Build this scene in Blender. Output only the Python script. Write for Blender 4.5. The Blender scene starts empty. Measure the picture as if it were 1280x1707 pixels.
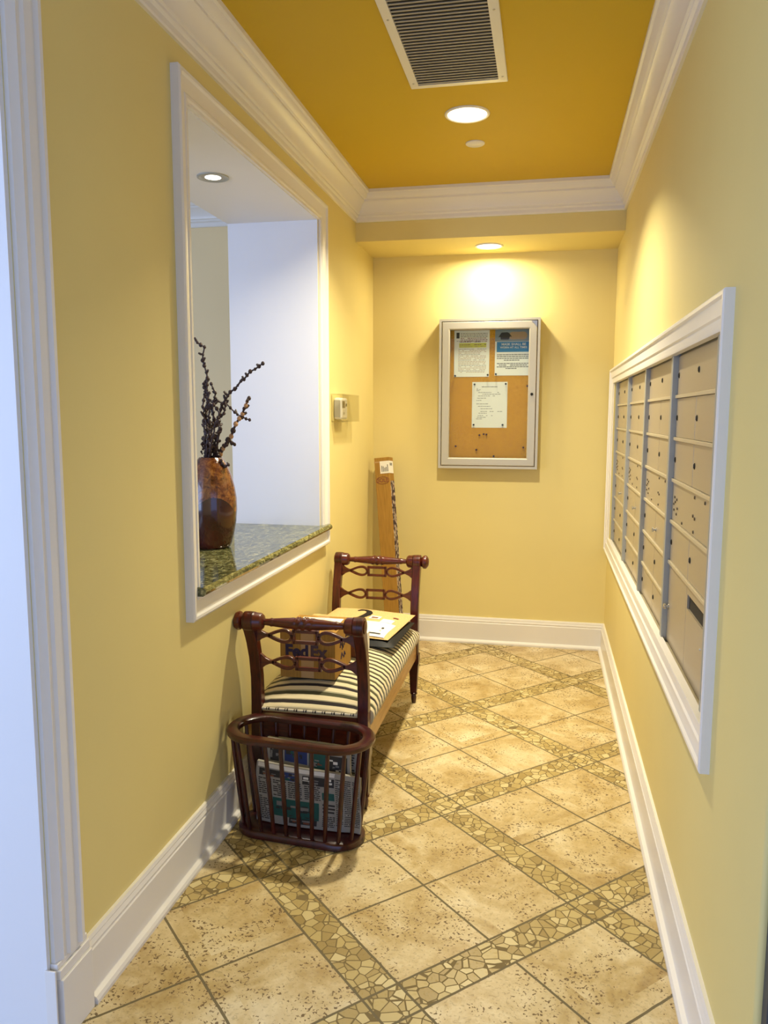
import bpy, bmesh, math, random
from mathutils import Vector, Matrix
random.seed(7)
S = bpy.context.scene
COL = S.collection
R = math.radians

# ------------------------------------------------------------------ camera
YAW, PITCH, ROLL, FPX, CH = 0.2018, 0.1221, 0.0018, 1313.04, 1.3761
def cam_axes():
    cy, sy, cp, sp = math.cos(YAW), math.sin(YAW), math.cos(PITCH), math.sin(PITCH)
    f = Vector((-sy*cp, cy*cp, -sp)); r = Vector((cy, sy, 0)); u = r.cross(f)
    cr, sr = math.cos(ROLL), math.sin(ROLL)
    return cr*r+sr*u, -sr*r+cr*u, f
r_, u_, f_ = cam_axes()
cd = bpy.data.cameras.new('camera'); cam = bpy.data.objects.new('camera', cd); COL.objects.link(cam)
cam.matrix_world = Matrix(((r_.x, u_.x, -f_.x, 0), (r_.y, u_.y, -f_.y, 0), (r_.z, u_.z, -f_.z, CH), (0, 0, 0, 1)))
cd.sensor_fit = 'VERTICAL'; cd.sensor_height = 36; cd.lens = 36*FPX/1707; cd.clip_start = 0.05
S.camera = cam

# ------------------------------------------------------------------ world, exposure, light levels
W = bpy.data.worlds.new('world'); S.world = W; W.use_nodes = True
bg = W.node_tree.nodes['Background']
bg.inputs[0].default_value = (0.37, 0.53, 1.0, 1); bg.inputs[1].default_value = 1.75
S.view_settings.view_transform = 'Standard'; S.view_settings.look = 'None'
S.view_settings.gamma = 1; S.view_settings.use_curve_mapping = False
S.view_settings.exposure = 0.16
def area(name, loc, target, sx, sy, e, col):
    ld = bpy.data.lights.new(name, 'AREA'); ld.shape = 'RECTANGLE'; ld.size = sx; ld.size_y = sy; ld.energy = e; ld.color = col
    o = bpy.data.objects.new(name, ld); COL.objects.link(o); o.location = loc
    o.rotation_euler = (Vector(target)-Vector(loc)).to_track_quat('-Z', 'Y').to_euler(); return o
area('added_lobby_daylight', (-3.4, -.35, 1.35), (.4, 1.5, .95), 1.8, 1.9, 60, (.52, .66, 1.0))  # area light added to wash the near right wall; no window is built there
P_MAIN, P_SOFFIT, P_NICHE = 30, 9, 1.5
WARM = (1.0, 0.90, 0.66); NEUTRAL = (1.0, 0.93, 0.82)

# ------------------------------------------------------------------ room numbers (metres)
XL, XR, YB = -1.030, 0.365, 4.70
ZC, ZB, CP = 2.545, 2.399, 0.0945
YS, ZS = 4.259, 2.300
HB = 0.160
WT = 0.425                      # thickness of the left wall
YE = 1.41                       # near end of the left wall
YR = 1.30                       # near end of the right wall

# ------------------------------------------------------------------ helpers
class MB:
    def __init__(s): s.v = []; s.f = []; s.m = []
    def add(s, vs, fs, m=0):
        o = len(s.v); s.v += [Vector(p) for p in vs]
        for f in fs: s.f.append(tuple(i+o for i in f)); s.m.append(m)
        return s
    def box(s, x0, x1, y0, y1, z0, z1, m=0):
        return s.add([(x0,y0,z0),(x1,y0,z0),(x1,y1,z0),(x0,y1,z0),(x0,y0,z1),(x1,y0,z1),(x1,y1,z1),(x0,y1,z1)],
                     [(0,3,2,1),(4,5,6,7),(0,1,5,4),(1,2,6,5),(2,3,7,6),(3,0,4,7)], m)
    def quad(s, a, b, c, d, m=0): return s.add([a,b,c,d], [(0,1,2,3)], m)
    def grid(s, fn, nu, nv, m=0, flip=False):
        vs = [fn(i/nu, j/nv) for j in range(nv+1) for i in range(nu+1)]
        fs = []
        for j in range(nv):
            for i in range(nu):
                a = j*(nu+1)+i; q = (a, a+1, a+nu+2, a+nu+1); fs.append(q[::-1] if flip else q)
        return s.add(vs, fs, m)
    def lathe(s, prof, c=(0,0,0), n=32, axis='z', m=0, cap=True):
        vs = []; c = Vector(c)
        for r, h in prof:
            for k in range(n):
                a = 2*math.pi*k/n; x, y = r*math.cos(a), r*math.sin(a)
                p = {'z': (x, y, h), 'x': (h, x, y), 'y': (y, h, x)}[axis]
                vs.append(c+Vector(p))
        fs = []
        for j in range(len(prof)-1):
            for k in range(n):
                k2 = (k+1) % n; fs.append((j*n+k, j*n+k2, (j+1)*n+k2, (j+1)*n+k))
        if cap:
            fs.append(tuple(range(n))[::-1]); fs.append(tuple((len(prof)-1)*n+k for k in range(n)))
        return s.add(vs, fs, m)
    def tube(s, path, rad, n=8, m=0, ell=1.0, cap=True):
        path = [Vector(p) for p in path]; N = len(path)
        if not hasattr(rad, '__len__'): rad = [rad]*N
        vs = []; up = None
        for i, p in enumerate(path):
            t = (path[min(i+1, N-1)]-path[max(i-1, 0)]).normalized()
            if up is None:
                up = Vector((0,0,1)) if abs(t.z) < .9 else Vector((1,0,0))
            a = t.cross(up).normalized(); b = a.cross(t).normalized(); up = b
            for k in range(n):
                th = 2*math.pi*k/n
                vs.append(p+rad[i]*(math.cos(th)*a+math.sin(th)*b*ell))
        fs = []
        for j in range(N-1):
            for k in range(n):
                k2 = (k+1) % n; fs.append((j*n+k, j*n+k2, (j+1)*n+k2, (j+1)*n+k))
        if cap: fs.append(tuple(range(n))[::-1]); fs.append(tuple((N-1)*n+k for k in range(n)))
        return s.add(vs, fs, m)
    def prism(s, poly, a0, a1, axis='x', m=0):
        """poly in the plane across axis; extruded a0..a1"""
        def P(p, a): return {'x': (a, p[0], p[1]), 'y': (p[0], a, p[1]), 'z': (p[0], p[1], a)}[axis]
        n = len(poly); vs = [P(p, a0) for p in poly]+[P(p, a1) for p in poly]
        fs = [tuple(range(n))[::-1], tuple(range(n, 2*n))]+[(i, (i+1) % n, n+(i+1) % n, n+i) for i in range(n)]
        return s.add(vs, fs, m)
    def sweep(s, rows, closed_path=False, closed_prof=False, caps=True, m=0):
        """rows: list (along path) of lists (profile points)"""
        n = len(rows[0]); vs = [p for r in rows for p in r]; fs = []; N = len(rows)
        for j in range(N if closed_path else N-1):
            j2 = (j+1) % N
            for k in range(n if closed_prof else n-1):
                k2 = (k+1) % n; fs.append((j*n+k, j2*n+k, j2*n+k2, j*n+k2))
        if caps and not closed_path:
            fs.append(tuple(range(n))); fs.append(tuple((N-1)*n+k for k in range(n))[::-1])
        return s.add(vs, fs, m)
    def xf(s, M):
        s.v = [M @ p for p in s.v]; return s

def build(name, mb, mats, parent=None, smooth=False, bevel=0, off=None, sub=0, angle=35):
    me = bpy.data.meshes.new(name)
    if off is None: off = Vector((0,0,0))
    me.from_pydata([tuple(p-Vector(off)) for p in mb.v], [], mb.f)
    if not isinstance(mats, (list, tuple)): mats = [mats]
    for mt in mats: me.materials.append(mt)
    for p, mi in zip(me.polygons, mb.m): p.material_index = mi
    bm = bmesh.new(); bm.from_mesh(me); bmesh.ops.recalc_face_normals(bm, faces=bm.faces); bm.to_mesh(me); bm.free()
    o = bpy.data.objects.new(name, me); COL.objects.link(o)
    if parent: o.parent = parent
    if smooth:
        for p in me.polygons: p.use_smooth = True
        me.set_sharp_from_angle(angle=R(angle))
    if bevel:
        b = o.modifiers.new('bevel', 'BEVEL'); b.width = bevel; b.segments = 2; b.limit_method = 'ANGLE'; b.angle_limit = R(40)
    if sub:
        b = o.modifiers.new('sub', 'SUBSURF'); b.levels = sub; b.render_levels = sub
    return o
def tag(o, label, cat, group=None):
    o['label'] = label; o['category'] = cat
    if group: o['group'] = group
    return o
def thing(name, label, cat, loc=(0,0,0), rz=0, group=None):
    o = bpy.data.objects.new(name, None); COL.objects.link(o); o.location = loc; o.rotation_euler = (0,0,rz)
    o.empty_display_size = .05
    return tag(o, label, cat, group)
def struct(name, mb, mats, **k):
    o = build(name, mb, mats, **k); o['kind'] = 'structure'; return o
def kids(o): return [c for c in COL.objects if c.parent == o]
def copy_tree(o, parent=None):
    c = o.copy(); COL.objects.link(c); c.parent = parent
    for ch in kids(o): copy_tree(ch, c)
    return c
def text_mesh(txt, size, depth=0.0003, bold=0.0, align='CENTER', sx=1.0):
    cu = bpy.data.curves.new('t', 'FONT'); cu.body = txt; cu.size = size; cu.extrude = depth; cu.offset = bold
    cu.align_x = align; cu.align_y = 'CENTER'; cu.resolution_u = 3
    o = bpy.data.objects.new('t', cu); COL.objects.link(o)
    dg = bpy.context.evaluated_depsgraph_get(); me = bpy.data.meshes.new_from_object(o.evaluated_get(dg))
    vs = [Vector((v.co.x*sx, v.co.y, v.co.z)) for v in me.vertices]; fs = [tuple(p.vertices) for p in me.polygons]
    bpy.data.objects.remove(o); bpy.data.curves.remove(cu); bpy.data.meshes.remove(me)
    return vs, fs
def add_text(mb, txt, size, origin, ex, ey, m=0, bold=0.0, align='CENTER', sx=1.0, depth=.0002):
    ex, ey = Vector(ex).normalized(), Vector(ey).normalized(); ez = ex.cross(ey); o = Vector(origin)
    vs, fs = text_mesh(txt, size, depth, bold, align, sx)
    mb.add([o+ex*v.x+ey*v.y+ez*v.z for v in vs], fs, m)

# ------------------------------------------------------------------ materials
def mat(name, col, rough=.5, metal=0, spec=.5, **k):
    m = bpy.data.materials.new(name); m.use_nodes = True; b = m.node_tree.nodes['Principled BSDF']
    b.inputs['Base Color'].default_value = (*col, 1); b.inputs['Roughness'].default_value = rough
    b.inputs['Metallic'].default_value = metal; b.inputs['Specular IOR Level'].default_value = spec
    for kk, v in k.items(): b.inputs[kk.replace('_', ' ')].default_value = v
    return m
class NT:
    def __init__(s, m): s.t = m.node_tree; s.n = s.t.nodes; s.l = s.t.links; s.b = s.n['Principled BSDF']
    def node(s, t, **k):
        n = s.n.new(t)
        for a, v in k.items(): setattr(n, a, v)
        return n
    def val(s, sock, v):
        if isinstance(v, (int, float)): sock.default_value = v
        elif isinstance(v, (tuple, list)): sock.default_value = (*v, 1) if len(v) == 3 and sock.type == 'RGBA' else v
        else: s.l.new(v, sock)
    def math(s, op, a, b=0, c=0):
        n = s.node('ShaderNodeMath', operation=op); s.val(n.inputs[0], a); s.val(n.inputs[1], b)
        if op in ('SMOOTH_MIN','COMPARE','MULTIPLY_ADD'): s.val(n.inputs[2], c)
        return n.outputs[0]
    def mix(s, f, a, b, mode='MIX'):
        n = s.node('ShaderNodeMix', data_type='RGBA', blend_type=mode)
        s.val(n.inputs[0], f); s.val(n.inputs[6], a); s.val(n.inputs[7], b); return n.outputs[2]
    def coord(s): return s.node('ShaderNodeTexCoord').outputs['Object']
    def mapping(s, v, sc=(1,1,1), rot=(0,0,0), loc=(0,0,0)):
        n = s.node('ShaderNodeMapping'); s.l.new(v, n.inputs[0]); n.inputs['Scale'].default_value = sc
        n.inputs['Rotation'].default_value = rot; n.inputs['Location'].default_value = loc; return n.outputs[0]
    def noise(s, v, scale, detail=3, rough=.5, dist=0):
        n = s.node('ShaderNodeTexNoise'); s.l.new(v, n.inputs['Vector']); n.inputs['Scale'].default_value = scale
        n.inputs['Detail'].default_value = detail; n.inputs['Roughness'].default_value = rough; n.inputs['Distortion'].default_value = dist
        return n.outputs['Fac']
    def ramp(s, f, stops, interp='LINEAR'):
        n = s.node('ShaderNodeValToRGB'); s.l.new(f, n.inputs[0]); r = n.color_ramp; r.interpolation = interp
        while len(r.elements) < len(stops): r.elements.new(.5)
        for e, (p, c) in zip(r.elements, stops): e.position = p; e.color = (*c, 1) if len(c) == 3 else c
        return n.outputs[0]
    def bump(s, h, strength=.3, dist=.002):
        n = s.node('ShaderNodeBump'); n.inputs['Strength'].default_value = strength; n.inputs['Distance'].default_value = dist
        s.l.new(h, n.inputs['Height']); s.l.new(n.outputs[0], s.b.inputs['Normal'])
def paint(name, col, rough=.45, var=.03, bumps=.08, spec=.5):
    m = mat(name, col, rough, spec=spec); t = NT(m); c = t.coord()
    n = t.noise(c, 2.2, 3); k = tuple(x*(1-var*2) for x in col)
    t.l.new(t.mix(n, k, tuple(min(1, x*(1+var)) for x in col)), t.b.inputs['Base Color'])
    t.bump(t.noise(c, 260, 2), bumps, .0006); return m
M = {}
M['wall'] = paint('wall_paint', (.76, .635, .262), .62, spec=.3)
M['ceil'] = paint('ceiling_paint', (.62, .415, .018), .6, spec=.3)
M['side_wall'] = paint('side_room_paint', (.86, .68, .38), .6, spec=.3)
M['white'] = paint('trim_paint', (.80, .77, .72), .3, .01, .02)
M['plaster'] = paint('white_plaster', (.80, .79, .78), .5, .02, .05)
M['silver'] = mat('brushed_aluminium', (.40, .40, .35), .42, .35)
M['silver_paint'] = mat('case_aluminium', (.50, .475, .40), .45, .25)
M['dark'] = mat('dark_gap', (.012, .011, .010), .7)
M['steel'] = mat('steel', (.55, .54, .50), .3, .9)
M['black'] = mat('black_plastic', (.008, .008, .009), .55, spec=.3)
M['paper'] = mat('paper', (.82, .79, .72), .75)
M['ink'] = mat('ink', (.035, .032, .03), .8)
M['ink_grey'] = mat('grey_ink', (.22, .21, .19), .8)
M['yellow_ink'] = mat('highlighter', (.62, .62, .05), .8)
M['blue_ink'] = mat('blue_print', (.035, .20, .42), .6)
M['tan_ink'] = mat('tan_print', (.42, .27, .14), .7)
M['sky_ink'] = mat('grey_blue_print', (.22, .26, .27), .7)
M['purple'] = mat('purple_print', (.025, .014, .05), .7)
M['orange'] = mat('faded_orange_print', (.075, .040, .05), .7)
M['brown_ink'] = mat('brown_print', (.22, .07, .03), .7)
M['red_pin'] = mat('red_pin', (.05, .004, .003), .6)
M['teal'] = mat('teal_print', (.01, .09, .075), .7)
M['navy'] = mat('navy_print', (.02, .04, .16), .7)
M['news'] = mat('newsprint', (.34, .32, .28), .85)
M['white_plastic'] = mat('white_plastic', (.78, .76, .70), .35)
M['grey_plastic'] = mat('grey_plastic', (.42, .40, .34), .4)
M['lcd'] = mat('lcd', (.10, .06, .03), .25)
M['charcoal'] = mat('charcoal_trim', (.045, .055, .065), .5)

# glass
def glassmat(name, tint=(.95,.98,.97), rough=.0, alpha=.12):
    m = bpy.data.materials.new(name); m.use_nodes = True; n = m.node_tree.nodes; l = m.node_tree.links; n.clear()
    o = n.new('ShaderNodeOutputMaterial'); t = n.new('ShaderNodeBsdfTransparent'); g = n.new('ShaderNodeBsdfGlossy'); mx = n.new('ShaderNodeMixShader')
    t.inputs[0].default_value = (*tint, 1); g.inputs['Roughness'].default_value = rough
    fr = n.new('ShaderNodeFresnel'); fr.inputs[0].default_value = 1.45
    mp = n.new('ShaderNodeMath'); mp.operation = 'MULTIPLY'; mp.inputs[1].default_value = alpha*8; l.new(fr.outputs[0], mp.inputs[0])
    l.new(mp.outputs[0], mx.inputs[0]); l.new(t.outputs[0], mx.inputs[1]); l.new(g.outputs[0], mx.inputs[2]); l.new(mx.outputs[0], o.inputs[0])
    return m
M['glass'] = glassmat('pane_glass', alpha=.035)
M['acrylic'] = glassmat('clear_acrylic', (.975, .97, .94), .08, .05)

def emis(name, col, st):
    m = mat(name, col, .4); b = m.node_tree.nodes['Principled BSDF']
    b.inputs['Emission Color'].default_value = (*col, 1); b.inputs['Emission Strength'].default_value = st; return m
M['lens'] = emis('lamp_lens', (1, .93, .80), 5.0)
M['lens_w'] = emis('lamp_lens_white', (1, .97, .90), 4.0)

# mahogany
def wood(name, c0, c1, rough=.22, sc=(30, 4, 4)):
    m = mat(name, c0, rough, Coat_Weight=.15, Coat_Roughness=.15); t = NT(m); c = t.coord()
    n = t.noise(t.mapping(c, sc), 3, 5, .6, .8)
    t.l.new(t.ramp(n, [(.35, c0), (.68, c1)]), t.b.inputs['Base Color']); return m
M['mahog'] = wood('mahogany', (.030, .0026, .0014), (.10, .013, .004), .3)
M['mahog_x'] = wood('mahogany_crossgrain', (.048, .0045, .002), (.14, .022, .006), .3, (4, 30, 30))
M['cherry'] = wood('dark_cherry', (.024, .0016, .0016), (.060, .005, .004), .3, (8, 8, 8))
M['apron_lit'] = wood('floor_lit_apron', (.36, .17, .035), (.50, .27, .07), .35, (30, 3, 30))  # apron wood made paler: light reflected off the floor put into its colour

# cardboard
def kraft(name, c=(.42, .24, .085)):
    m = mat(name, c, .8, spec=.2); t = NT(m); co = t.coord()
    n = t.noise(t.mapping(co, (40, 40, 3)), 4, 4)
    t.l.new(t.ramp(n, [(.3, tuple(x*.85 for x in c)), (.7, tuple(x*1.12 for x in c))]), t.b.inputs['Base Color']); return m
M['kraft'] = kraft('cardboard', (.37, .20, .04)); M['kraft_light'] = kraft('light_kraft', (.66, .44, .19))
M['kraft_dark'] = kraft('dark_cardboard', (.17, .06, .02)); M['tape'] = mat('packing_tape', (.48, .30, .13), .15)

# cork
m = mat('cork', (.42, .21, .04), .9, spec=.1); t = NT(m); c = t.coord()
n1 = t.noise(c, 160, 4, .7); n2 = t.noise(c, 9, 2)
k = t.ramp(n1, [(.30, (.26, .10, .008)), (.5, (.56, .27, .022)), (.72, (.68, .38, .05))])
t.l.new(t.mix(t.math('MULTIPLY', n2, .35), k, (.72, .38, .04)), t.b.inputs['Base Color']); M['cork'] = m

# mailbox beige
M['mail'] = mat('beige_metal', (.47, .395, .27), .36, .35)
M['mail_rail'] = mat('beige_metal_rail', (.60, .53, .38), .33, .35)

# granite
m = mat('green_granite', (.08, .09, .05), .07, spec=.7); t = NT(m); c = t.coord()
v = t.node('ShaderNodeTexVoronoi', feature='F1'); t.l.new(t.mapping(c, (1, 1.8, 1)), v.inputs['Vector']); v.inputs['Scale'].default_value = 55
n1 = t.noise(t.mapping(c, (1, .6, 1)), 34, 5, .7, 1.8)
k = t.ramp(n1, [(.36, (.006, .008, .004)), (.47, (.07, .075, .025)), (.55, (.22, .21, .075)), (.66, (.46, .43, .22))])
t.l.new(t.mix(t.math('MULTIPLY', v.outputs['Distance'], .6), k, (.05, .06, .025)), t.b.inputs['Base Color']); M['granite'] = m

# vase
m = mat('vase_glaze', (.1, .02, .01), .16, Coat_Weight=.5); t = NT(m); c = t.coord()
sp = t.node('ShaderNodeSeparateXYZ'); t.l.new(c, sp.inputs[0])
ang = t.math('ARCTAN2', sp.outputs[1], sp.outputs[0])
arch = t.math('ABSOLUTE', t.math('SINE', t.math('MULTIPLY', t.math('ADD', ang, 2.10), 1.5)))   # 3 arches
edge = t.math('ADD', .125, t.math('MULTIPLY', t.math('POWER', arch, .8), .075))
up = t.math('GREATER_THAN', sp.outputs[2], edge)
line = t.math('LESS_THAN', t.math('ABSOLUTE', t.math('SUBTRACT', sp.outputs[2], edge)), .003)
n1 = t.noise(c, 38, 4, .7, .8)
top = t.ramp(n1, [(.35, (.045, .009, .003)), (.5, (.13, .036, .008)), (.66, (.27, .105, .022))])
n2 = t.noise(c, 8, 2)
bot = t.ramp(n2, [(.3, (.018, .003, .002)), (.7, (.075, .010, .005))])
k = t.mix(up, bot, top); k = t.mix(line, k, (.02, .006, .004)); t.l.new(k, t.b.inputs['Base Color'])
t.bump(t.math('MULTIPLY', n1, up), .4, .004); M['vase'] = m
M['twig'] = mat('dark_twig', (.028, .010, .007), .55); M['twig_tan'] = mat('pale_twig', (.38, .20, .08), .6)

# striped fabric (stripes run across the seat, repeat along its length = y)
m = mat('striped_fabric', (.6, .5, .3), .75, spec=.2, Sheen_Weight=.15); t = NT(m); c = t.coord()
sp = t.node('ShaderNodeSeparateXYZ'); t.l.new(c, sp.inputs[0])
f = t.math('FRACT', t.math('MULTIPLY', t.math('ADD', sp.outputs[1], 3.045), 1/.078))
cr, dk, gr, br = (.70, .60, .38), (.016, .010, .010), (.060, .058, .022), (.05, .022, .018)
k = t.ramp(f, [(0, cr), (.24, dk), (.42, (.30, .26, .16)), (.47, cr), (.72, gr), (.92, (.34, .32, .20))], 'CONSTANT')
w = t.noise(c, 900, 2); t.l.new(k, t.b.inputs['Base Color']); t.bump(w, .2, .0006); M['stripe'] = m
m = mat('dashed_piping', (.6, .55, .45), .6); t = NT(m); c = t.coord()
sp = t.node('ShaderNodeSeparateXYZ'); t.l.new(c, sp.inputs[0])
f = t.math('FRACT', t.math('MULTIPLY', t.math('ADD', sp.outputs[0], 3), 1/.034))
t.l.new(t.ramp(f, [(0, (.66, .60, .48)), (.62, (.02, .015, .012)), (.72, (.66, .60, .48)), (.84, (.02, .015, .012))], 'CONSTANT'), t.b.inputs['Base Color']); M['piping'] = m

# printed edge strip of the long carton
m = mat('printed_edge', (.5, .4, .3), .6); t = NT(m); c = t.coord()
v = t.node('ShaderNodeTexVoronoi', feature='F1'); t.l.new(t.mapping(c, (30, 30, 16)), v.inputs['Vector']); v.inputs['Scale'].default_value = 4
t.l.new(t.ramp(v.outputs['Color'], [(0, (.03, .015, .03)), (.52, (.12, .05, .05)), (.60, (.55, .45, .36))], 'CONSTANT'), t.b.inputs['Base Color']); M['printed'] = m

# floor: travertine tiles laid diagonally with bands of broken-stone mosaic
def floor_mat():
    m = mat('travertine_floor', (.5, .4, .25), .3); t = NT(m)
    g = t.node('ShaderNodeNewGeometry').outputs['Position']
    sp = t.node('ShaderNodeSeparateXYZ'); t.l.new(g, sp.inputs[0]); X, Y = sp.outputs[0], sp.outputs[1]
    P = .687
    s = 1/math.sqrt(2)
    wob = t.math('MULTIPLY', t.math('SUBTRACT', t.noise(g, 22, 2), .5), .003)
    u = t.math('ADD', t.math('MULTIPLY', t.math('ADD', X, Y), s), wob); v = t.math('ADD', t.math('MULTIPLY', t.math('SUBTRACT', Y, X), s), wob)
    fu = t.math('MULTIPLY', t.math('FRACT', t.math('MULTIPLY', t.math('ADD', u, 10*P-.902), 1/P)), P)     # 0..P, band 0..0.102
    fv = t.math('MULTIPLY', t.math('FRACT', t.math('MULTIPLY', t.math('ADD', v, 10*P-1.354), 1/P)), P)
    def linedist(f, a): return t.math('ABSOLUTE', t.math('SUBTRACT', f, a))
    B = .102; H = B+(P-B)/2
    bu = t.math('LESS_THAN', fu, B); bv = t.math('LESS_THAN', fv, B); band = t.math('MAXIMUM', bu, bv)
    d = linedist(fu, B)
    for e in (linedist(fu, 0), linedist(fu, P), linedist(fv, B), linedist(fv, 0), linedist(fv, P)): d = t.math('MINIMUM', d, e)
    hu = t.math('ADD', linedist(fu, H), bv); hv = t.math('ADD', linedist(fv, H), bu)
    d = t.math('MINIMUM', d, t.math('MINIMUM', hu, hv))
    grout = t.math('LESS_THAN', d, .0034)
    # mosaic
    vd = t.node('ShaderNodeTexVoronoi', feature='DISTANCE_TO_EDGE'); t.l.new(g, vd.inputs['Vector']); vd.inputs['Scale'].default_value = 33
    vc = t.node('ShaderNodeTexVoronoi', feature='F1'); t.l.new(g, vc.inputs['Vector']); vc.inputs['Scale'].default_value = 33
    mg = t.math('MULTIPLY', t.math('LESS_THAN', vd.outputs['Distance'], .045), band)
    hs = t.node('ShaderNodeSeparateColor'); t.l.new(vc.outputs['Color'], hs.inputs[0])
    stone = t.ramp(hs.outputs[0], [(0, (.34, .24, .08)), (.3, (.44, .325, .12)), (.6, (.52, .40, .16)), (1, (.66, .55, .28))])
    # travertine
    cu = t.math('FLOOR', t.math('MULTIPLY', t.math('ADD', u, 10*P-.902-B), 2/P)); cv = t.math('FLOOR', t.math('MULTIPLY', t.math('ADD', v, 10*P-1.354-B), 2/P))
    cmb = t.node('ShaderNodeCombineXYZ'); t.l.new(cu, cmb.inputs[0]); t.l.new(cv, cmb.inputs[1])
    wn = t.node('ShaderNodeTexWhiteNoise', noise_dimensions='3D'); t.l.new(cmb.outputs[0], wn.inputs['Vector'])
    addv = t.node('ShaderNodeVectorMath', operation='MULTIPLY_ADD'); t.l.new(wn.outputs['Color'], addv.inputs[0]); addv.inputs[1].default_value = (9, 9, 9); t.l.new(g, addv.inputs[2])
    q = addv.outputs[0]
    n1 = t.noise(q, 5.5, 6, .62, .6); n2 = t.noise(q, 30, 4, .65)
    base = t.ramp(n1, [(.28, (.34, .22, .07)), (.43, (.50, .36, .145)), (.55, (.64, .51, .27)), (.70, (.78, .68, .45))])
    base = t.mix(t.math('MULTIPLY', n2, .45), base, t.ramp(n2, [(.35, (.34, .215, .075)), (.65, (.74, .62, .38))]))
    pm = t.math('GREATER_THAN', t.noise(q, 9, 2), .50)
    pits = t.math('MULTIPLY', t.math('LESS_THAN', t.noise(q, 130, 2, .5, .5), .392), t.math('ADD', t.math('MULTIPLY', pm, .65), .25))
    pits2 = t.math('MULTIPLY', t.math('LESS_THAN', t.noise(q, 62, 2, .6), .30), .7)
    pit = t.math('MAXIMUM', pits, pits2)
    base = t.mix(pit, base, (.13, .075, .03))
    k = t.mix(band, base, stone)
    k = t.mix(mg, k, (.19, .135, .05)); k = t.mix(grout, k, (.16, .125, .06))
    t.l.new(k, t.b.inputs['Base Color'])
    rr = t.math('ADD', .24, t.math('MULTIPLY', t.math('MAXIMUM', t.math('MAXIMUM', grout, mg), pit), .5)); rr = t.math('ADD', rr, t.math('MULTIPLY', n2, .16)); t.l.new(rr, t.b.inputs['Roughness'])
    h = t.math('SUBTRACT', 1, t.math('MAXIMUM', t.math('MAXIMUM', grout, mg), pit)); t.bump(h, .5, .002)
    return m
M['floor'] = floor_mat()

# ------------------------------------------------------------------ setting
struct('floor', MB().box(-5, 3.2, -3, 4.95, -.06, 0), M['floor'])
struct('ceiling', MB().box(XL-WT, 3.2, -3, 4.95, ZC, ZC+.08), M['ceil'])
struct('ceiling_side_room', MB().box(-5, XL-WT, -3, 4.95, ZC, ZC+.08), M['plaster'])

# window-like opening in the left wall
OY0, OY1, OZ0, OZ1 = 2.192, 3.53, .845, 2.25
mb = MB().box(XL-WT, XL, YE, OY0, 0, ZC).box(XL-WT, XL, OY1, YB, 0, ZC).box(XL-WT, XL, OY0, OY1, 0, OZ0-.02).box(XL-WT, XL, OY0, OY1, OZ1+.004, ZC)
struct('wall_left', mb, M['wall'])
e = .004
mb = MB().box(XL-WT-.001, XL+.001, OY0-.0005, OY0+e, OZ0-.02, OZ1).box(XL-WT-.001, XL+.001, OY1-e, OY1+.0005, OZ0-.02, OZ1).box(XL-WT-.001, XL+.001, OY0, OY1, OZ1-e, OZ1+.0035)
struct('trim_1', mb, M['plaster'])
struct('wall_back', MB().box(XL-WT, XR+.3, YB, YB+.12, 0, ZC), M['wall'])
struct('trim_2', MB().box(XL-.002, XR+.002, YS, YB+.01, ZS, ZC-.002), M['wall'])      # dropped soffit
# right wall with the mailbox recess
MY0, MY1, MZ0, MZ1 = 1.84, 4.575, .625, 1.585
mb = MB()
rad = .010; arc = [(XR+rad-rad*math.cos(a), YR+rad-rad*math.sin(a)) for a in [R(90)*i/6 for i in range(7)]]
poly = arc+[(XR+.3, YR), (XR+.3, MY0), (XR, MY0)]
mb.prism(poly, 0, ZC, 'z').box(XR, XR+.3, MY1, YB, 0, ZC).box(XR, XR+.3, MY0, MY1, 0, MZ0).box(XR, XR+.3, MY0, MY1, MZ1, ZC).box(XR+.2, XR+.3, MY0, MY1, MZ0, MZ1)
struct('wall_right', mb, M['wall'], smooth=True, angle=30)
struct('wall_lobby', MB().box(XR+.3, 3.2, YR, YR+.2, 0, ZC), M['wall'])
struct('trim_3', MB().box(XR+.0105, XR+.20, YR-.030, YR-.001, 0, 2.1), M['charcoal'], bevel=.002)
# room beyond the opening
struct('wall_side_room', MB().box(-5, XL-WT, 4.20, 4.32, 0, ZC), M['side_wall'])
struct('wall_side_room_left', MB().box(-5.1, -5, -3, 4.32, 0, .6).box(-5.1, -5, -3, 4.32, 2.35, ZC).box(-5.1, -5, 3.6, 4.32, .6, 2.35).box(-5.1, -5, -3, -2.6, .6, 2.35), M['side_wall'])

crown = [(0, 0), (.010, 0), (.013, .006), (.013, .022), (.022, .028), (.022, .036), (.030, .040), (.033, .052), (.044, .072), (.058, .088), (.064, .092), (.064, .100), (.072, .103), (.080, .112), (.086, .126), (.0945, .130), (.0945, .146), (0, .146)]
def crown_rows(pts, z0=ZB): return [[(p[0]+d[0]*a, p[1]+d[1]*a, z0+h) for a, h in crown] for p, d in pts]
struct('trim_4', MB().sweep(crown_rows([((XL, YE), (1, 0)), ((XL, YS), (1, -1))]), closed_prof=True), M['white'], smooth=True, angle=20)
struct('trim_5', MB().sweep(crown_rows([((XL, YS), (1, -1)), ((XR, YS), (-1, -1))]), closed_prof=True), M['white'], smooth=True, angle=20)
struct('trim_6', MB().sweep(crown_rows([((XR, YS), (-1, -1)), ((XR, YR), (-1, 0))]), closed_prof=True), M['white'], smooth=True, angle=20)
struct('trim_7', MB().sweep(crown_rows([((-5, 4.20), (0, -1)), ((XL-WT, 4.20), (0, -1))]), closed_prof=True), M['white'], smooth=True, angle=20)

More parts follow.
